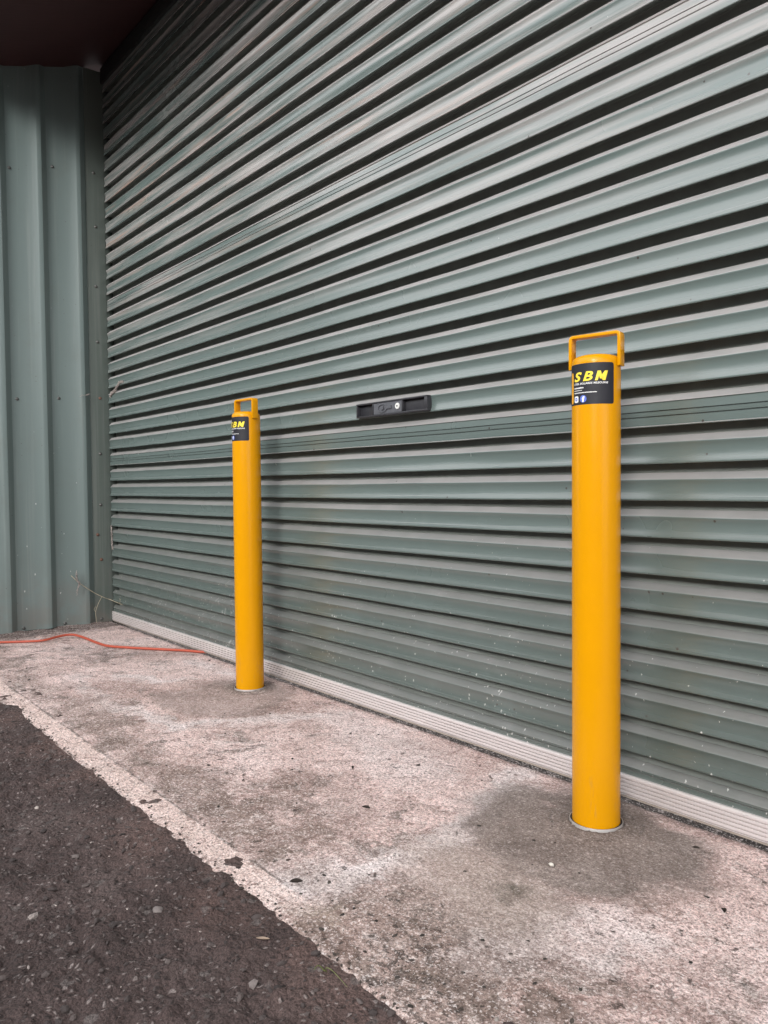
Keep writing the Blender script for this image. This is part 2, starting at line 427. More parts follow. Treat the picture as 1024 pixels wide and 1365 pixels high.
def mat_soffit():
    t = NT('maroon_soffit')
    n = t.noise(t.P, 6, 6, .6)
    t.bs(Base_Color=t.mix(n, (.040, .013, .014), (.056, .018, .018)), Roughness=.7)
    t.bump(t.noise(t.vmap(t.P, (90, 6, 1)), 1.0, 3), .0008)
    return t.m

def mat_rail():
    t = NT('mill_aluminium')
    n = t.noise(t.vmap(t.P, (6, 20, 30)), 1.0, 6, .65)
    base = t.mix(n, (.58, .53, .52), (.76, .71, .70))
    g = t.ss(t.noise(t.vmap(t.P, (14, 5, 30)), 1.0, 7, .7), .60, .76)
    base = t.mix(t.mul(g, .6), base, (.20, .17, .155))
    t.bs(Base_Color=base, Roughness=t.math('ADD', t.mul(n, .2), .36), Metallic=.35)
    return t.m

M = dict(
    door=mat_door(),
    wall=mat_wall('painted_steel_wall', (.122, .162, .156), (.144, .185, .179)),
    flash=mat_wall('painted_steel_flashing', (.084, .104, .093), (.100, .120, .107)),
    conc=mat_concrete(), asph=mat_asphalt(), yellow=mat_yellow(), soffit=mat_soffit(), rail=mat_rail(),
    black=plain('black_sticker_vinyl', (.008, .008, .014), .6, 0, .2, 30),
    lemon=plain('yellow_print', (.90, .68, .045), .4, 0, .05),
    gold=plain('amber_print', (.85, .40, .02), .4, 0, .05),
    white=plain('white_print', (.80, .80, .80), .4, 0, .04),
    blue=plain('blue_print', (.10, .16, .56), .4, 0, .06),
    plast=plain('black_moulded_plastic', (.028, .028, .033), .42, 0, .35, 90, .0004),
    plate=plain('grey_moulded_plastic', (.085, .088, .10), .45, 0, .3, 120, .0006),
    brass=plain('pale_lock_metal', (.78, .78, .75), .35, .2, .08),
    galv=plain('galvanised_steel', (.46, .43, .41), .5, .4, .25, 80),
    dark=plain('dark_void_steel', (.02, .02, .02), .7, 0, .3),
    rubber=plain('tan_rubber_seal', (.34, .29, .25), .7, 0, .35, 30),
    cord=plain('orange_pvc_cord', (.43, .078, .042), .45, 0, .12, 60),
    screw=plain('weathered_screw', (.10, .10, .095), .5, .4, .4, 200),
    rusty=plain('rusty_screw', (.14, .075, .055), .8, .1, .4, 200),
    light_blocker=plain('light_blocker_grey', (.16, .165, .16), .6, 0, .2, 2),
    straw=plain('dry_straw', (.46, .40, .29), .8, 0, .3, 100),
    web=plain('dusty_web', (.33, .29, .27), .95, 0, .4, 150, .001),
    green=plain('fresh_grass', (.13, .15, .045), .6, 0, .2, 60),
    leafd=plain('dark_dead_leaf', (.050, .038, .030), .8, 0, .4, 150, .001),
    leafp=plain('pale_dead_leaf', (.55, .43, .34), .8, 0, .25, 150, .001),
    crumbstone=plain('dull_stone', (.16, .135, .128), .85, 0, .3, 120, .0015),
    palestone=plain('pale_stone', (.38, .33, .30), .85, 0, .3, 120, .0015),
    pebble=plain('white_pebble', (.62, .58, .52), .8, 0, .15, 150, .001),
    stone=mat_tone('loose_stone', [(.0, (.030, .022, .021)), (.5, (.085, .066, .062)), (.85, (.20, .168, .158)), (1, (.50, .43, .39))]),
    crumb=mat_tone('dirt_crumb', [(.0, (.022, .017, .014)), (.7, (.085, .068, .058)), (1, (.40, .36, .33))]),
)

# ------------------------------------------------------------------ ground
def edge_y(x):
    e = np.interp(x, [-4, 1.16, 1.24, 1.45, 9], [-.83, -.815, -.758, -.780, -.788])
    return e + .0040*vnoise(x, 0*x, 4, 3) + .0022*vnoise(x, 0*x, 17, 4) + .0012*vnoise(x, 0*x, 60, 5)

def build_slab():
    xs = np.concatenate([np.arange(-4, -.05, .12), np.arange(-.05, .7, .01), np.arange(.7, 3.35, .0055), np.arange(3.35, 9, .08)])
    inner = np.concatenate([[-.012, -.006, 0.0], np.arange(.004, .85, .0062), [.88, .95, 1.1, 1.4]])
    X, D = np.meshgrid(xs, inner)
    E = edge_y(X)
    Y = E + D*(1+0*X)
    hgt = .0014*fbm(X, Y, 3.0, 20, 2) + .0010*fbm(X, Y, 24, 24, 2) + .0007*vnoise(X, Y, 90, 27)
    # crumbled arris
    chip = np.clip(vnoise(X, Y, 38, 31), 0, 1)
    Z = hgt - .0025*np.clip(1-D/.010, 0, 1)**2 - .0025*chip*np.clip(1-D/.03, 0, 1)
    Z[0] -= .045; Z[1] -= .016
    # mortar mounded up slightly to each footing
    for cx, cy in ((2.86, -.1366), (1.547, -.133)):
        r = np.hypot(X-cx, Y-cy)
        Z += .004*np.exp(-(r/.11)**2)
        Z = np.where(r < .050, -.006, Z)
    Z -= .014*np.clip((Y+.013)/.010, 0, 1)*(X > .02)
    # a low drift of dirt at the wall foot
    Z += .008*np.exp(-np.clip(X, 0, 9)/.05)*(1+.6*fbm(X, Y, 22, 44, 2))*(X > -.3)
    return grid_mesh('concrete_apron', X, Y, Z)

slab = link('concrete_apron', build_slab(), M['conc'])
tag(slab, 'worn pale concrete apron in front of the roller door', 'concrete apron', kind='structure')

def asphalt_z(X, Y):
    z = -.010 + .0042*fbm(X, Y, 8, 50, 2) + .0040*fbm(X, Y, 30, 54, 2) + .0022*fbm(X, Y, 90, 58, 2)
    h = np.clip(vnoise(X, Y, 48, 61)-.35, 0, 1)
    k = np.clip((edge_y(X)-Y-.004)/.06, 0, 1)
    h2 = np.clip(vnoise(X, Y, 34, 91)+.5*vnoise(X, Y, 80, 92)-.55, 0, 1)
    return -.0022 - .0055*k + (z + .010 - .008*h + .011*h2)*(.22+.78*k)

def build_asphalt():
    xs = np.concatenate([[-60, -25, -10, -4, -2, -1, -.3], np.arange(.1, 3.75, .0055), [4, 4.6, 6, 9, 14, 30, 65]])
    ys = np.concatenate([[-70, -30, -14, -7, -4, -2.6, -2, -1.7], np.arange(-1.5, -.66, .0055), [-.5, -.2, .3, 1.5, 5, 20, 60]])
    X, Y = np.meshgrid(xs, ys)
    Z = asphalt_z(X, Y)
    Z = np.where(Y > -.60, -.05, Z)
    return grid_mesh('asphalt_ground', X, Y, Z)

asph = link('asphalt_ground', build_asphalt(), M['asph'])
tag(asph, 'dark brown broken asphalt along the front of the concrete', 'asphalt', kind='structure')

def ico(sub=1):
    bm = bmesh.new(); bmesh.ops.create_icosphere(bm, subdivisions=sub, radius=1)
    v = np.array([p.co[:] for p in bm.verts]); f = np.array([[q.index for q in a.verts] for a in bm.faces])
    bm.free(); return v, f

def scatter(name, pts, sizes, tones, flat, mat, sub=1, jag=.3):
    v0, f0 = ico(sub)
    V = []; F = []; T = []
    for i, (p, s, tn) in enumerate(zip(pts, sizes, tones)):
        v = v0*(1+jag*rng.uniform(-1, 1, (len(v0), 1)))
        v = v*np.array([s*rng.uniform(.7, 1.5), s*rng.uniform(.6, 1.0), s*flat*rng.uniform(.6, 1.2)])
        a = rng.uniform(0, 2*PI); c, sn = math.cos(a), math.sin(a)
        v = np.stack([v[:, 0]*c-v[:, 1]*sn, v[:, 0]*sn+v[:, 1]*c, v[:, 2]+v[:, 0]*rng.uniform(-.2, .2)], 1)
        V.append(v+p); F.append(f0+i*len(v0)); T.append(np.full(len(v0), tn))
    me = bpy.data.meshes.new(name)
    me.from_pydata(np.concatenate(V).tolist(), [], np.concatenate(F).tolist())
    at = me.attributes.new('tone', 'FLOAT', 'POINT'); at.data.foreach_set('value', np.concatenate(T).astype(np.float32))
    return link(name, me, mat)

# loose chips over the asphalt
n = 7500
px = rng.uniform(.2, 3.6, n); py = rng.uniform(-1.48, 0, n)
py = edge_y(px) - .004 - np.abs(py)**1.0*.5
sz = .0013 + .0022*rng.pareto(2.5, n); sz = np.clip(sz, .001, .0068)
pz = asphalt_z(px, py) + sz*.12
tn = np.clip(rng.beta(1.4, 3.6, n) + (rng.random(n) > .972)*.55, 0, 1)
g = scatter('loose_gravel', np.stack([px, py, pz], 1), sz, tn, .55, M['stone'])
tag(g, 'loose stone chips and grit scattered over the asphalt', 'gravel', kind='stuff')

# dark crumbs and grit lying on the concrete
n = 900
px = rng.uniform(.05, 3.3, n); py = rng.uniform(0, 1, n)
e = edge_y(px); py = e + .01 + (np.abs(e)-.03)*py**1.25
sz = np.clip(.0008 + .0010*rng.pareto(2.4, n), .0008, .0040)
tn = np.clip(rng.beta(1.2, 3.4, n) + (rng.random(n) > .93)*.6, 0, 1)
k = 260
px[:k] = np.abs(rng.normal(0, .07, k))+.004; py[:k] = rng.uniform(-.62, -.0, k); sz[:k] = rng.uniform(.001, .004, k)
k2 = 400
px[k:k2] = rng.normal(2.93, .13, k2-k); py[k:k2] = rng.normal(-.67, .05, k2-k)
m_ = slice(k2, k2+110); sz[m_] = rng.uniform(.0022, .0042, 110); tn[m_] = rng.uniform(0, .25, 110)
m2 = slice(k2+110, k2+330); px[m2] = rng.uniform(1.2, 3.1, 220); py[m2] = edge_y(px[m2])+np.abs(rng.normal(0, .012, 220)); sz[m2] = rng.uniform(.001, .0034, 220); tn[m2] = rng.uniform(0, .5, 220)
py = np.maximum(py, edge_y(px)+.001)
keep = (np.hypot(px-2.86, py+.1366) > .07) & (np.hypot(px-1.547, py+.133) > .07)
g = scatter('dirt_crumbs', np.stack([px, py, sz*.2], 1)[keep], sz[keep], tn[keep], .4, M['crumb'], 1, .5)
tag(g, 'dark dirt crumbs and grit strewn over the concrete', 'grit', kind='stuff')

# ------------------------------------------------------------------ roller door
DX0, DX1 = .013, 5.0
ZTOP = 2.66
P_, PS = .0735, .0800                                   # rib pitch, pitch of the rib with the sheet joint
tops = []                                               # (valley top, pitch)
zt = .829; tops.append((zt, PS))
z = .829-PS
while z > .07: tops.append((z, P_)); z -= P_
z = .829; k = 0
while z < ZTOP:
    k += 1
    pp = PS if k % 10 == 0 else P_
    z += pp; tops.append((z, pp))
tops.sort()

def rib_profile(zt, p):                                 # listed from the top down
    e = p-P_
    pts = [(.0138, zt-.0052), (.0131, zt-.0037), (.0119, zt-.0037), (.0080, zt-.0070), (.0030, zt-.0115), (.0004, zt-.0140), (-.0016, zt-.0157), (-.0026, zt-.0174)]
    if p > P_+1e-4:                                     # flat face with two lock seams
        f0, f1 = zt-.0190, zt-.0565-e
        L = f0-f1
        pts += [(0, f0)]
        for q in (.38, .62):
            zc = f0-L*q
            pts += [(-.0004, zc+.0019), (.0036, zc+.0012), (.0036, zc-.0005), (-.0013, zc-.0010), (-.0013, zc-.0022)]
        pts += [(-.0002, f1)]
    else:
        pts += [(-.0027, zt-.0188), (-.0018, zt-.0208), (-.0004, zt-.0246), (.0005, zt-.0300), (.0007, zt-.0360), (.0002, zt-.0430), (-.0011, zt-.0500), (-.0027, zt-.0560)]
    zl = zt-e                                           # rolled lip, then an added deep hollow keeping the grooves dark
    pts += [(-.0029, zl-.0582), (-.0022, zl-.0594), (.0000, zl-.0595), (.0055, zl-.0562), (.0100, zl-.0500), (.0290, zl-.0475), (.0310, zl-.0500), (.0310, zl-.0970), (.0290, zl-.0995), (.0170, zl-.0995), (.0152, zl-.0975), (.0141, zl-.0810)]
    return pts

prof = []
for zt, p in tops[::-1]:
    if zt < .12:                                        # lowest rib runs into the bottom rail
        prof += [q for q in rib_profile(zt, p)[:8]]
        prof += [(-.0022, zt-.0195), (-.0008, zt-.0225), (.0018, zt-.0230), (.0018, zt-.0242), (-.0008, zt-.0248), (-.0006, .050), (.001, .046)]
        break
    prof += rib_profile(zt, p)
prof = np.array(prof)
xs = np.concatenate([np.linspace(DX0, DX0+.06, 4)[:-1], np.linspace(DX0+.06, DX1, 110)])
X, K = np.meshgrid(xs, np.arange(len(prof)))
Y = prof[:, 0][:, None] + 0*X; Z = prof[:, 1][:, None] + 0*X
zz = prof[:, 1][:, None]
env = np.clip((zz-.05)/.2, 0, 1)
Y = Y + env*(.0022*vnoise(X, zz+0*X, 1.6, 70) + .0009*vnoise(X, zz*3+0*X, 5.5, 71))
Z = Z + env*(.0012*vnoise(X, zz*2+0*X, 1.9, 72) + .0005*vnoise(X, zz*6+0*X, 7, 73))
me = grid_mesh('curtain', X[::-1], Y[::-1], Z[::-1])
me.set_sharp_from_angle(angle=R(38))
door = empty('roller_door', ((DX0+DX1)/2, 0, 0))
def under(o, root):
    o.parent = root; o.matrix_parent_inverse = Matrix.Translation(-Vector(root.location)); return o
groove = plain('lifted_dusty_groove', (.25, .27, .25), .85, 0, .25, 20)  # dull groove faces, colour lightened to lift the shade in them
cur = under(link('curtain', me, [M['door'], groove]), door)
nx_ = len(xs)-1
deep = np.array([prof[k, 0] > .0085 and prof[k+1, 0] > .0085 and (prof[k, 0] > .0150 or prof[k+1, 0] > .0150) for k in range(len(prof)-1)])[::-1]
me.polygons.foreach_set('material_index', np.repeat(deep.astype(np.int32), nx_))

# grooved aluminium bottom rail
pr = [(.020, .052), (-.0050, .0530), (-.0072, .0515)]
zt_, zb_ = .0505, .0115
ng = 5
st = (zt_-zb_)/ng
for i in range(ng):
    a = zt_-i*st
    pr += [(-.0076, a), (-.0077, a-st*.52), (-.0070, a-st*.58), (-.0030, a-st*.62), (-.0030, a-st*.90), (-.0070, a-st*.95)]
pr += [(-.0072, .0112), (-.0060, .0105), (.020, .0105)]
bm = bmesh.new()
cols = []
for x in np.linspace(DX0, DX1, 60):
    dy = .0012*float(vnoise(np.array([x]), np.array([0.]), 2.2, 80)[0])
    cols.append([bm.verts.new((x, y+dy, z)) for y, z in pr])
for a, b in zip(cols, cols[1:]):
    for i in range(len(pr)-1): bm.faces.new((a[i], a[i+1], b[i+1], b[i]))
bm.faces.new(cols[0]); bm.faces.new(cols[-1][::-1])
under(obj('bottom_rail', bm, M['rail'], smooth=25), door)
bm = bmesh.new()
box(bm, DX0+.004, DX1-.004, -.0055, .016, .0052, .0094)
bevel(bm, .0012, 2)
under(obj('bottom_seal', bm, M['rubber'], smooth=35), door)

# recessed latch housing on the door face
LX0, LX1, LZ0, LZ1 = 1.971, 2.268, .8465, .8865
bm = bmesh.new()
yb, yf = .004, -.0165
t1 = .0045
box(bm, LX0, LX1, yf, yb, LZ1-t1, LZ1)
box(bm, LX0, LX1, yf, yb, LZ0, LZ0+t1)
for a, b in ((LX0, LX0+.005), (LX1-.012, LX1), (LX0+.073, LX0+.077), (LX0+.196, LX0+.200)):
    box(bm, a, b, yf+.0003, yb, LZ0+t1, LZ1-t1)
box(bm, LX0+.003, LX1-.003, -.0035, yb-.0005, LZ0+.002, LZ1-.002)
bevel(bm, .0009, 2)
lock = under(obj('latch_housing', bm, M['plast'], smooth=35), door)
def sub(o, par):
    o.parent = par; o.matrix_parent_inverse = (Matrix.Translation(par.parent.location)).inverted() if False else Matrix.Identity(4); return o
bm = bmesh.new()
box(bm, LX0+.0775, LX0+.1955, -.0150, -.004, LZ0+t1+.0003, LZ1-t1-.0003)
bevel(bm, .0007, 1)
def disc(bm, cx, cz, r, y0, y1, n=28, sx=1.0):
    a = [bm.verts.new((cx+sx*r*math.cos(2*PI*i/n), y0, cz+r*math.sin(2*PI*i/n))) for i in range(n)]
    b = [bm.verts.new((cx+sx*.93*r*math.cos(2*PI*i/n), y1, cz+.93*r*math.sin(2*PI*i/n))) for i in range(n)]
    for i in range(n): bm.faces.new((a[i], a[(i+1) % n], b[(i+1) % n], b[i]))
    bm.faces.new(b)
# T shaped turn grip with its boss
def ringrib(bm, cx, cz, rx, rz, w, y0, y1, n=36):
    rows = []
    for s, y in ((1, y0), (1, y1), (1-w, y1), (1-w, y0)):
        rows.append([bm.verts.new((cx+rx*s*math.cos(2*PI*i/n), y, cz+rz*s*math.sin(2*PI*i/n))) for i in range(n)])
    for a, b in zip(rows, rows[1:]):
        for i in range(n): bm.faces.new((a[i], a[(i+1) % n], b[(i+1) % n], b[i]))
zc = (LZ0+LZ1)/2
ringrib(bm, LX0+.117, zc, .020, .0118, .18, -.0149, -.0176)
disc(bm, LX0+.117, zc+.001, .0062, -.0149, -.0190, sx=1.25)
bm2 = bmesh.new()
box(bm, LX0+.136, LX0+.155, -.0182, -.0149, zc-.0032, zc+.0048)
plate = link('latch_plate', bpy.data.meshes.new('latch_plate'), M['plate'])
bmesh.ops.recalc_face_normals(bm, faces=bm.faces[:]); bm.to_mesh(plate.data); bm.free(); bm2.free()
plate.data.shade_smooth(); plate.data.set_sharp_from_angle(angle=R(30))
plate.parent = lock
bm = bmesh.new()
disc(bm, LX0+.1795, zc+.0012, .0086, -.0149, -.0172)
cyl = obj('key_cylinder', bm, M['brass'], smooth=40); cyl.parent = lock
bm = bmesh.new()
box(bm, LX0+.1769, LX0+.1821, -.0178, -.0171, zc-.0008, zc+.0030)
ks = obj('key_slot', bm, M['plast']); ks.parent = lock
tag(door, 'sage green corrugated steel roller door with grooved aluminium foot', 'roller door')

# ------------------------------------------------------------------ cladding walls
def clad_profile(edges, ymax, e0):
    pts = [(.001, 0.0 if e0 is None else e0)]
    for t0 in edges:                                     # t0 = foot of the rib on the door side
        pts += [(.001, t0), (.0205, t0+.026), (.0216, t0+.0275), (.0216, t0+.045), (.0205, t0+.0470), (.001, t0+.0880)]
        m = t0+.0735+.05
    pts.append((.001, ymax))
    return pts

def clad(bm, pts, z0, z1, nz, wob=.0008, top=None):
    rows = []
    for z in np.linspace(0, 1, nz):
        row = []
        for i, (x, t) in enumerate(pts):
            zb = z0; ztp = z1 if top is None else top(t)
            zz = zb+(ztp-zb)*z
            dx = wob*float(vnoise(np.array([zz]), np.array([t]), 3.1, 90)[0])
            row.append(bm.verts.new((x+dx, -t, zz)))
        rows.append(row)
    for a, b in zip(rows, rows[1:]):
        for i in range(len(a)-1): bm.faces.new((a[i], a[i+1], b[i+1], b[i]))

def soffit_z(t): return 2.668-.32*t

wall = empty('metal_wall', (0, -.3, 0))
bm = bmesh.new()
WE = 1.32
clad(bm, clad_profile([.089+.1735*i for i in range(7)], WE, .078), .006, 2.9, 40, top=lambda t: soffit_z(t)+.03 if t < .60 else 2.46)
under(obj('cladding', bm, M['wall'], smooth=30), wall)
# rear body of the wall so it is a real thickness
bm = bmesh.new()
box(bm, -.12, -.002, -WE, -.002, .0, 2.44)
under(obj('wall_frame', bm, M['dark']), wall)
# corner flashing: face slightly canted, returned into the door opening
bm = bmesh.new()
fl = [(.0030, .088), (.0052, .0865), (.0058, .083), (.0105, .0025), (.0098, .0004), (.0080, -.001), (.0040, -.034)]
clad(bm, fl, .004, 2.64, 30, .0006)
under(obj('corner_flashing', bm, M['flash'], smooth=30), wall)
bm = bmesh.new()
box(bm, -.03, .060, .034, .060, .0, 2.64)
under(obj('guide_channel', bm, M['dark']), wall)
def screw_bm():
    bm = bmesh.new()
    lathe(bm, [(0, .0050), (.0020, .0050), (.0036, .0042), (.0040, .0010), (.0062, .0008), (.0064, .0)], 10)
    bmesh.ops.rotate(bm, verts=bm.verts, matrix=Matrix.Rotation(PI/2, 3, 'Y'))
    return bm
bm = screw_bm(); bmesh.ops.recalc_face_normals(bm, faces=bm.faces[:])
sme = bpy.data.meshes.new('screw'); bm.to_mesh(sme); bm.free(); sme.shade_smooth(); sme.materials.append(M['screw'])
rme = sme.copy(); rme.materials.clear(); rme.materials.append(M['rusty'])
SC = [[-0.422,2.087],[-0.236,2.139],[-0.155,2.16],[-0.325,1.816],[-0.050,2.156],[-0.045,1.903],[-0.157,1.622],[-0.050,1.62],[-0.048,1.356],[-0.413,1.06],[-0.231,1.075],[-0.151,1.084],[-0.042,1.087],[-0.046,0.82],[-0.050,0.574],[-0.152,0.567],[-0.052,0.309],[-0.067,0.43],[-0.409,0.018],[-0.321,0.018],[-0.227,0.018],[-0.151,0.018],[-0.056,0.020]]
for i, (y, z) in enumerate(SC):
    x = .0005
    t = -y
    if t < .088: x = .0105-(t-.0025)*.058
    o = bpy.data.objects.new('screw', rme if i in (17, 12, 16) else sme); C.objects.link(o)
    o.location = (x, y, z); under(o, wall)
    o.rotation_euler = (random.uniform(0, 3), 0, 0); o.scale = (1.2, 1.25, 1.25)
tag(wall, 'sage green ribbed steel wall at right angles to the roller door, left of it', 'metal wall')

# wall past the far right jamb of the door (out of frame)
rw = empty('metal_wall', (5.7, -.1, 0))
bm = bmesh.new()
rows = []
edges = [5.10+.1735*i for i in range(9)]
pp = [(5.0, 0.0)]
for a in edges: pp += [(a, 0), (a+.026, -.024), (a+.047, -.024), (a+.073, 0)]
pp.append((6.8, 0))
for z in (.0, 2.66): rows.append([bm.verts.new((x, y-.02, z)) for x, y in pp])
for i in range(len(pp)-1): bm.faces.new((rows[0][i], rows[0][i+1], rows[1][i+1], rows[1][i]))
under(obj('cladding', bm, M['wall']), rw)
bm = bmesh.new(); box(bm, 4.99, 6.8, -.018, .10, .0, 2.66)
under(obj('wall_frame', bm, M['dark']), rw)
tag(rw, 'sage green ribbed steel wall beyond the right jamb of the roller door', 'metal wall')

# ------------------------------------------------------------------ eave over the door
eave = empty('eave', (2.5, -.3, 2.6))
EX0, EX1, EY = -.6, 6.9, .66
bm = bmesh.new()
def sheet(bm, x0, x1, t0, t1, th):
    v = []
    for dz in (0, th):
        for x, t in ((x0, t0), (x1, t0), (x1, t1), (x0, t1)): v.append(bm.verts.new((x, -t, soffit_z(t)+dz)))
    for f in ((0,3,2,1),(4,5,6,7),(0,1,5,4),(1,2,6,5),(2,3,7,6),(3,0,4,7)): bm.faces.new([v[i] for i in f])
sheet(bm, EX0, EX1, -.30, EY, .012)
under(obj('soffit', bm, M['soffit']), eave)
bm = bmesh.new(); box(bm, .012, EX1-.05, -.012, .16, 2.582, 2.655); bevel(bm, .004, 2)
under(obj('lintel', bm, M['dark'], smooth=35), eave)
bm = bmesh.new(); box(bm, EX0-.02, EX1+.02, -EY-.022, -EY-.001, soffit_z(EY)-.004, soffit_z(EY)+.15); bevel(bm, .003, 2)
under(obj('fascia', bm, M['soffit'], smooth=35), eave)
bm = bmesh.new(); sheet(bm, EX0-.02, EX1+.02, -3.0, EY+.05, .012); bmesh.ops.translate(bm, verts=bm.verts, vec=(0, 0, .165))
under(obj('roof_sheet', bm, M['wall']), eave)
tag(eave, 'dark maroon sloping eave lining above the roller door and wall', 'eave')

# ------------------------------------------------------------------ unseen block behind the camera, added to shade the lower door
light_blocker = empty('light_blocker', (3, -10, 0))
bm = bmesh.new()
rows = []
pp = []
for i in range(120):
    a = -14+i*.30
    pp += [(a, -9.90), (a+.10, -9.90), (a+.14, -9.86), (a+.26, -9.86)]
for z in (-.05, 3.85): rows.append([bm.verts.new((x, y, z)) for x, y in pp])
for i in range(len(pp)-1): bm.faces.new((rows[0][i], rows[0][i+1], rows[1][i+1], rows[1][i]))
under(obj('cladding', bm, M['light_blocker']), light_blocker)  # face of the added light blocker
bm = bmesh.new(); box(bm, -14, 21.9, -13.5, -9.91, -.05, 3.82)
under(obj('wall_frame', bm, M['light_blocker']), light_blocker)  # part of the added light blocker
bm = bmesh.new(); box(bm, -14.2, 22.1, -13.7, -9.80, 3.86, 3.98); bevel(bm, .02, 2)
under(obj('blocker_cap', bm, M['light_blocker'], smooth=30), light_blocker)
tag(light_blocker, 'unseen long grey block across the yard, added to shade the lower roller door', 'light_blocker')

# ------------------------------------------------------------------ bollards
RB = .045
def wrap(bm, r, lift):                                   # (s, 0, z) flat art to the face of the tube; s=0 faces -y
    ss = [v.co.x for v in bm.verts]
    a = math.floor(min(ss)/.0016)*.0016
    while a < max(ss):
        bmesh.ops.bisect_plane(bm, geom=bm.verts[:]+bm.edges[:]+bm.faces[:], plane_co=(a, 0, 0), plane_no=(1, 0, 0), dist=1e-6)
        a += .0016
    for v in bm.verts:
        th = v.co.x/r
        v.co = Vector(((r+lift)*math.sin(th), -(r+lift)*math.cos(th), v.co.z))

def text_flat(txt, width, height, s0, z0, shear=0.0, offset=0.0):
    cu = bpy.data.curves.new('lettering_tmp', 'FONT')
    cu.body = txt; cu.size = 1; cu.shear = shear; cu.offset = offset; cu.resolution_u = 4
    o = bpy.data.objects.new('lettering_tmp', cu); C.objects.link(o)
    bpy.context.view_layer.update()
    dg = bpy.context.evaluated_depsgraph_get()
    me = bpy.data.meshes.new_from_object(o.evaluated_get(dg))
    bpy.data.objects.remove(o); bpy.data.curves.remove(cu)
    co = np.array([v.co[:] for v in me.vertices])
    x0, x1 = co[:, 0].min(), co[:, 0].max(); y0, y1 = co[:, 1].min(), co[:, 1].max()
    bm = bmesh.new(); bm.from_mesh(me); bpy.data.meshes.remove(me)
    for v in bm.verts:
        v.co = Vector((s0+(v.co.x-x0)/(x1-x0)*width, 0, z0+(v.co.y-y0)/(y1-y0)*height))
    return bm

def rrect(bm, s0, s1, z0, z1, r, n=6):
    pts = []
    for cx, cz, a0 in ((s1-r, z1-r, 0), (s0+r, z1-r, 90), (s0+r, z0+r, 180), (s1-r, z0+r, 270)):
        for k in range(n+1):
            a = R(a0+90*k/n); pts.append((cx+r*math.cos(a), 0, cz+r*math.sin(a)))
    bm.faces.new([bm.verts.new(p) for p in pts])

def merge(dst, src, mi):
    me = bpy.data.meshes.new('t'); src.to_mesh(me); src.free()
    n = len(dst.faces); dst.from_mesh(me); bpy.data.meshes.remove(me)
    dst.faces.ensure_lookup_table()
    for f in dst.faces[n:]: f.material_index = mi

def az(deg): return R(deg)*RB

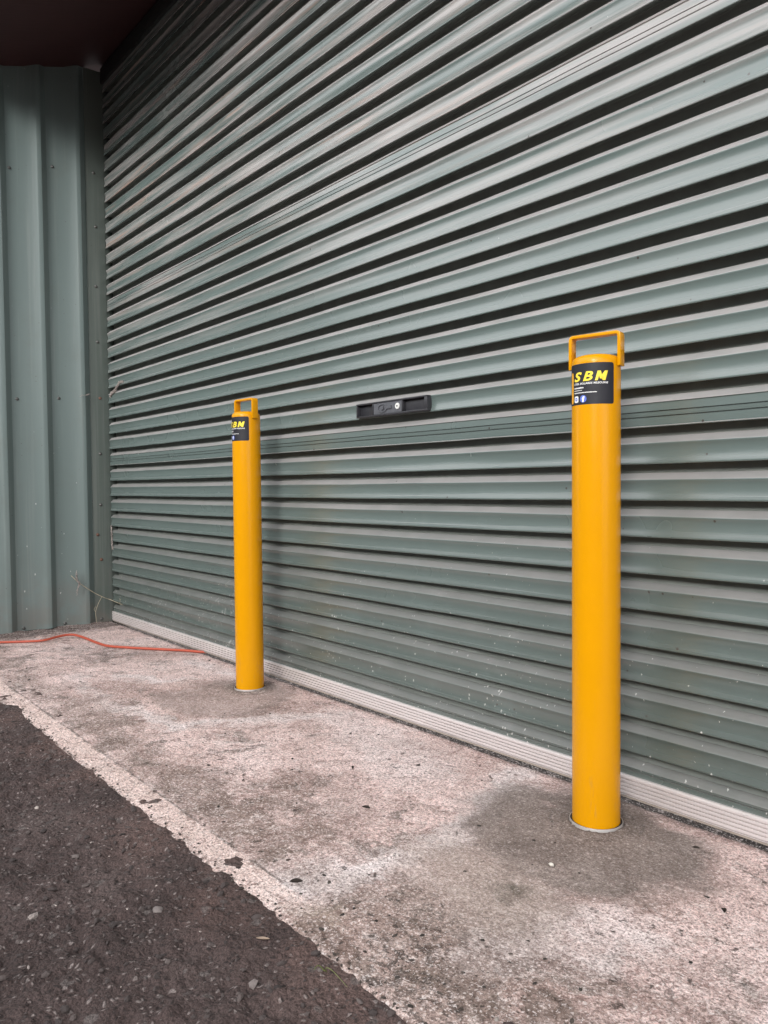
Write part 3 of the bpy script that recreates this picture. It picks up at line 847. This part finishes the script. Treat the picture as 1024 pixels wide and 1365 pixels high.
def make_bollard():
    root = empty('bollard', (0, 0, 0))
    bm = bmesh.new()
    ztop = .888
    lathe(bm, [(0, ztop+.0062), (.018, ztop+.0058), (.030, ztop+.0042), (.0370, ztop+.0022), (.0412, ztop-.0006), (.0437, ztop-.0040), (.0448, ztop-.0082), (RB, ztop-.0115),
               (RB, .6), (RB, .3), (RB, .02), (RB, -.004), (0, -.004)], 72)
    obj('post', bm, M['yellow'], root, smooth=50)
    # flat bar lifting handle
    bm = bmesh.new()
    w, th, ri = .0108, .0062, .009
    hx, z0, z1 = RB-.0004+th, .8695, .9345
    def path(off):
        h = hx-off; pts = [(-h, z0)]
        r = ri-off
        for k in range(7): a = R(180-90*k/6); pts.append((-h+r+r*math.cos(a), z1-off-r+r*math.sin(a)))
        for k in range(7): a = R(90-90*k/6); pts.append((h-r+r*math.cos(a), z1-off-r+r*math.sin(a)))
        pts.append((h, z0)); return pts
    A, B = path(0), path(th)
    V = [[bm.verts.new((x, y, z)) for x, z in S] for S in (A, B) for y in (-w, w)]
    for i in range(len(A)-1):
        bm.faces.new((V[0][i], V[0][i+1], V[1][i+1], V[1][i])); bm.faces.new((V[2][i], V[3][i], V[3][i+1], V[2][i+1]))
        bm.faces.new((V[0][i], V[2][i], V[2][i+1], V[0][i+1])); bm.faces.new((V[1][i], V[1][i+1], V[3][i+1], V[3][i]))
    for i in (0, len(A)-1): bm.faces.new((V[0][i], V[1][i], V[3][i], V[2][i]))
    bevel(bm, .0009, 2, 50)
    obj('handle', bm, M['yellow'], root, smooth=40)
    # socket collar in the ground
    bm = bmesh.new()
    lathe(bm, [(.0488, -.012), (.0488, .0056), (.0490, .0060), (.0500, .0060), (.0503, .0054), (.0503, -.012)], 72)
    sc_ = obj('socket_collar', bm, M['galv'], root, smooth=50)
    bm = bmesh.new(); lathe(bm, [(.0452, .0047), (.0487, .0047)], 64)
    obj('collar_gap_shade', bm, M['dark'], sc_)  # dark ring standing in for the shade between post and collar
    # printed sticker
    Z0, Z1 = .7985, .8745
    bm = bmesh.new(); rrect(bm, az(-84), az(66), Z0, Z1, .0045); wrap(bm, RB, .00025)
    st = obj('sticker', bm, M['black'], root, smooth=60)
    L = bmesh.new()
    def put(b, mi, lift=.0006): wrap(b, RB, lift); merge(L, b, mi)
    for ch, a0, a1, of in (('S', -36.5, -12, .035), ('B', -9, 15.5, .03), ('M', 19.5, 49.5, .004)):
        if ch != 'M': put(text_flat(ch, az(a1)-az(a0), .0175, az(a0), .8415, .28, of), 0); continue
        b = bmesh.new()                                  # chunky M drawn as one outline
        W_ = az(a1)-az(a0)-.28*.0175
        P2 = [(0, 0), (0, 1), (.30, 1), (.50, .58), (.70, 1), (1, 1), (1, 0), (.74, 0), (.74, .52), (.57, .17), (.43, .17), (.26, .52), (.26, 0)]
        b.faces.new([b.verts.new((az(a0)+q*W_+.28*.0175*r, 0, .8415+.0175*r)) for q, r in P2])
        bmesh.ops.triangulate(b, faces=b.faces[:])
        put(b, 0)
    for w_, a0, a1 in (('STEEL', -37, -18.5), ('BOLLARDS', -16.5, 14), ('MELBOURNE', 16.5, 50)):
        put(text_flat(w_, az(a1)-az(a0), .0036, az(a0), .8355, .1, .02), 1)
    def dashes(a0, a1, z, h, seed):
        rn = random.Random(seed); a = a0
        while a < a1:
            d = rn.uniform(1.4, 3.2); b = bmesh.new()
            s0, s1 = az(a), az(min(a+d, a1))
            b.faces.new([b.verts.new((s, 0, q)) for s, q in ((s0, z), (s1, z), (s1, z+h*rn.uniform(.7, 1)), (s0, z+h))])
            put(b, 1); a += d+rn.uniform(.4, .8)
    dashes(-37, -7, .8285, .0026, 1); dashes(-37, -11, .8245, .0012, 2); dashes(-37, 24, .8198, .0017, 3)
    b = bmesh.new(); rrect(b, az(-53), az(-41), .8015, .8600, .0042); put(b, 3)
    # picture icon and round blue icon
    b = bmesh.new(); rrect(b, az(-36), az(-22), .8030, .8150, .003); put(b, 1)
    b = bmesh.new(); rrect(b, az(-33), az(-25), .8056, .8124, .0024); put(b, 2, .0009)
    b = bmesh.new(); rrect(b, az(-30.6), az(-27.4), .8078, .8102, .0011); put(b, 1, .0012)
    b = bmesh.new(); c = (az(-8.5), .8090); rr = .0068
    b.faces.new([b.verts.new((c[0]+rr*math.cos(2*PI*k/32), 0, c[1]+rr*math.sin(2*PI*k/32))) for k in range(32)]); put(b, 2)
    put(text_flat('f', .0056, .0106, c[0]-.0024, .8032, 0, .06), 1, .0009)
    obj('lettering', L, [M['lemon'], M['white'], M['blue'], M['gold']], st)
    return root

bol = make_bollard()
bol.location = (2.86, -.1366, 0); bol.rotation_euler.z = R(12)
tag(bol, 'nearer, larger looking yellow steel bollard with its white collar ring showing in grey mortar', 'bollard', 'yellow removable bollards before the roller door')
def copy_tree(o, parent=None):
    c = o.copy(); C.objects.link(c)
    if parent: c.parent = parent
    for ch in list(o.children): copy_tree(ch, c)
    return c
b2 = copy_tree(bol)
b2.location = (1.547, -.133, 0); b2.rotation_euler.z = R(5)
tag(b2, 'farther, smaller looking yellow steel bollard near the orange cord, sticker half turned away', 'bollard')

# ------------------------------------------------------------------ loose things
bm = bmesh.new()
cp = [(-.05, -1.05, .006), (.08, -.82, .006), (.16, -.66, .006), (.205, -.56, .006), (.262, -.475, .006), (.30, -.41, .008), (.28, -.345, .012), (.285, -.29, .014), (.36, -.265, .010), (.50, -.255, .006), (.60, -.243, .006), (.70, -.185, .006), (.82, -.10, .006), (.90, -.045, .006), (.965, -.006, .005), (1.01, .05, .004)]
tube(bm, smooth_path(cp, 8), .0052, 10)
tag(obj('extension_cord', bm, M['cord'], smooth=60), 'orange cord lying in a slack wave and running under the roller door', 'cord')

bm = bmesh.new()
tube(bm, smooth_path([(.034, -.205, .245), (.030, -.175, .215), (.030, -.150, .193), (.032, -.100, .155), (.032, -.055, .128), (.03, -.02, .112), (.10, -.012, .104), (.15, -.008, .100)], 5), lambda t: .0017-.0006*t, 6)
tube(bm, smooth_path([(.030, -.062, .132), (.026, -.080, .095), (.022, -.090, .06), (.02, -.088, .03), (.022, -.086, .004)], 4), .0010, 5)
tube(bm, smooth_path([(.022, -.090, .06), (.02, -.097, .072), (.02, -.090, .085)], 4), .0009, 5)
tube(bm, smooth_path([(.12, -.012, .102), (.14, -.014, .118), (.128, -.012, .126)], 4), .0008, 5)
tag(obj('dry_stalk', bm, M['straw'], smooth=60), 'thin dry grass stalk leaning across the corner between metal wall and door', 'grass stalk')

def clump(name, path, n, rad, amp, mat):
    bm = bmesh.new()
    rn = random.Random(len(path)*7+n)
    P = smooth_path(path, 6)
    for k in range(n):
        a = rn.randrange(0, max(1, len(P)-4)); b = min(len(P)-1, a+rn.randint(3, 9))
        q = [p+Vector((rn.uniform(-1, 1), rn.uniform(-.6, .6), rn.uniform(-1, 1)))*amp for p in P[a:b+1]]
        if len(q) > 2: tube(bm, q, rn.uniform(.5, 1.4)*rad, 5)
    return obj(name, bm, mat, smooth=60)
o = clump('cobweb_clump', [(.035, -.004, 1.093), (.07, -.007, 1.110), (.11, -.007, 1.118), (.150, -.007, 1.145), (.20, -.004, 1.150)], 34, .0019, .007, M['web'])
tag(o, 'dusty grey cobweb clump caught at the left edge of the door, about bollard top height', 'cobweb')
o = clump('cobweb_clump', [(.034, -.180, .262), (.033, -.178, .225), (.034, -.168, .205), (.034, -.178, .175), (.034, -.181, .135)], 26, .0013, .006, M['web'])
tag(o, 'pale ragged cobweb clinging low on the metal wall above the dry stalk', 'cobweb')
o = clump('cobweb_clump', [(.032, -.150, 1.085), (.032, -.132, 1.094), (.030, -.112, 1.096), (.026, -.100, 1.102)], 12, .0011, .0025, M['web'])
tag(o, 'short grey web strand strung from a screw on the metal wall', 'cobweb')
o = clump('cobweb_clump', [(.022, -.006, .475), (.030, -.008, .44), (.026, -.006, .40), (.030, -.006, .36)], 22, .0014, .005, M['web'])
tag(o, 'brownish cobweb wad in the door gap, knee height above the aluminium rail', 'cobweb')

def leaf(name, x, y, z, L, Wd, a, curl, mat):
    bm = bmesh.new(); n = 9; rows = []
    for i in range(n):
        t = i/(n-1); s = (t-.5)*L; w = Wd*math.sin(PI*min(1, max(0, .04+.92*t)))**.8
        rows.append([bm.verts.new((s, w*q*.5, .0012+curl*(q*q)*w + curl*.6*(t-.5)**2*L)) for q in (-1, -.5, 0, .5, 1)])
    for r0, r1 in zip(rows, rows[1:]):
        for j in range(4): bm.faces.new((r0[j], r0[j+1], r1[j+1], r1[j]))
    ext = bmesh.ops.solidify(bm, geom=bm.faces[:], thickness=.0006)
    o = obj(name, bm, mat, smooth=50)
    o.location = (x, y, z); o.rotation_euler = (0, 0, a); return o
tag(leaf('dead_leaf', 2.676, -.705, .003, .022, .010, .9, .5, M['leafd']), 'dark curled dead leaf on the white stained concrete edge', 'leaf')
tag(leaf('dead_leaf', 3.172, -.264, .003, .013, .0075, 2.2, .5, M['leafd']), 'small dark dead leaf at the far right of the concrete', 'leaf')
tag(leaf('dead_leaf', 3.045, -.105, .003, .012, .007, .5, .4, M['leafd']), 'small dark dead leaf right of the nearer bollard, by the rail', 'leaf')
tag(leaf('dead_leaf', 2.526, -.438, .003, .019, .008, .4, .5, M['leafd']), 'dark split dead leaf in the middle of the bare concrete between the bollards', 'leaf')
tag(leaf('dead_leaf', 2.335, -.323, .003, .020, .006, 2.5, .4, M['leafd']), 'thin dark leaf flake on the concrete, halfway between the bollards near the rail', 'leaf')
tag(leaf('dead_leaf', 2.765, -.822, -.004, .020, .006, .75, .3, M['leafp']), 'pale pinkish dead leaf on the dark asphalt beside the concrete edge', 'leaf')

bm = bmesh.new()
tube(bm, smooth_path([(2.885, -.795, -.006), (2.895, -.803, .010), (2.915, -.806, .016), (2.940, -.802, .006)], 5), lambda t: .0009-.0006*t, 5)
tube(bm, smooth_path([(2.885, -.795, -.006), (2.882, -.806, .008), (2.888, -.818, .010)], 5), lambda t: .0012-.0009*t, 5)
tag(obj('grass_blade', bm, M['green'], smooth=60), 'small green grass blade growing at the concrete edge in the foreground', 'grass blade')

def pebble(name, x, y, z, s, mat, label):
    v, f = ico(2)
    v = v*(1+.16*rng.uniform(-1, 1, (len(v), 1)))*np.array([s*1.2, s*.9, s*.75])
    me = bpy.data.meshes.new(name); me.from_pydata(v.tolist(), [], f.tolist()); me.shade_smooth()
    o = link(name, me, mat); o.location = (x, y, z); tag(o, label, 'pebble')
pebble('pebble', 2.912, -.343, .0035, .0042, M['pebble'], 'small white pebble on the grey mortar in front of the nearer bollard')
pebble('pebble', 2.585, -.902, -.0085, .009, M['crumbstone'], 'grey rounded stone set in the asphalt left of the pale leaf')
pebble('pebble', 2.05, -.93, -.009, .005, M['palestone'], 'white stone chip lying on the dark asphalt at the left')

# ------------------------------------------------------------------ camera
cam = bpy.data.cameras.new('camera'); co = bpy.data.objects.new('camera', cam); C.objects.link(co)
fw = Vector((-0.76371173, 0.64468893, -0.03347499)); rt = Vector((0.64525862, 0.76390878, -0.00920208)); up = Vector((-0.01963936, 0.02862776, 0.99939719))
mw = Matrix((rt, up, -fw)).transposed().to_4x4(); mw.translation = (3.70852824, -1.38160243, .65)
co.matrix_world = mw
cam.sensor_fit = 'HORIZONTAL'; cam.sensor_width = 36; cam.lens = 36*1016.66/1024
cam.clip_start = .02; cam.clip_end = 400
scene.camera = co

# ------------------------------------------------------------------ light
EL, AZ = 22.0, 24.0                                       # light comes from -y, a touch from +x
w = bpy.data.worlds.new('World'); scene.world = w; w.use_nodes = True
nt = w.node_tree; nt.nodes.clear()
sky = nt.nodes.new('ShaderNodeTexSky'); sky.sky_type = 'NISHITA'; sky.sun_disc = False
sky.sun_elevation = R(EL); sky.sun_rotation = R(180-AZ); sky.air_density = 1.0; sky.dust_density = 4.0; sky.ozone_density = 1.0
hs = nt.nodes.new('ShaderNodeHueSaturation'); hs.inputs['Saturation'].default_value = .22
bg = nt.nodes.new('ShaderNodeBackground'); bg.inputs['Strength'].default_value = .12
wo = nt.nodes.new('ShaderNodeOutputWorld')
cl = nt.nodes.new('ShaderNodeMix'); cl.data_type = 'RGBA'; cl.inputs[0].default_value = .72     # even cloud over most of the sky
cl.inputs[7].default_value = (10.6, 10.7, 10.9, 1)
nt.links.new(sky.outputs[0], hs.inputs['Color']); nt.links.new(hs.outputs[0], cl.inputs[6]); nt.links.new(cl.outputs[2], bg.inputs[0]); nt.links.new(bg.outputs[0], wo.inputs[0])
sl = bpy.data.lights.new('sun', 'SUN'); sl.energy = 0.85; sl.angle = R(16); sl.color = (1, .975, .95)
so = bpy.data.objects.new('sun', sl); C.objects.link(so)
d = Vector((math.sin(R(AZ))*math.cos(R(EL)), -math.cos(R(AZ))*math.cos(R(EL)), math.sin(R(EL))))
so.rotation_euler = d.to_track_quat('Z', 'Y').to_euler()
so.location = d*20

vs = scene.view_settings
vs.view_transform = 'Standard'; vs.look = 'None'; vs.exposure = 1.2; vs.gamma = 1.0; vs.use_curve_mapping = False
scene.cycles.max_bounces = 8
scene.cycles.use_denoising = True
scene.cycles.denoising_prefilter = 'NONE'
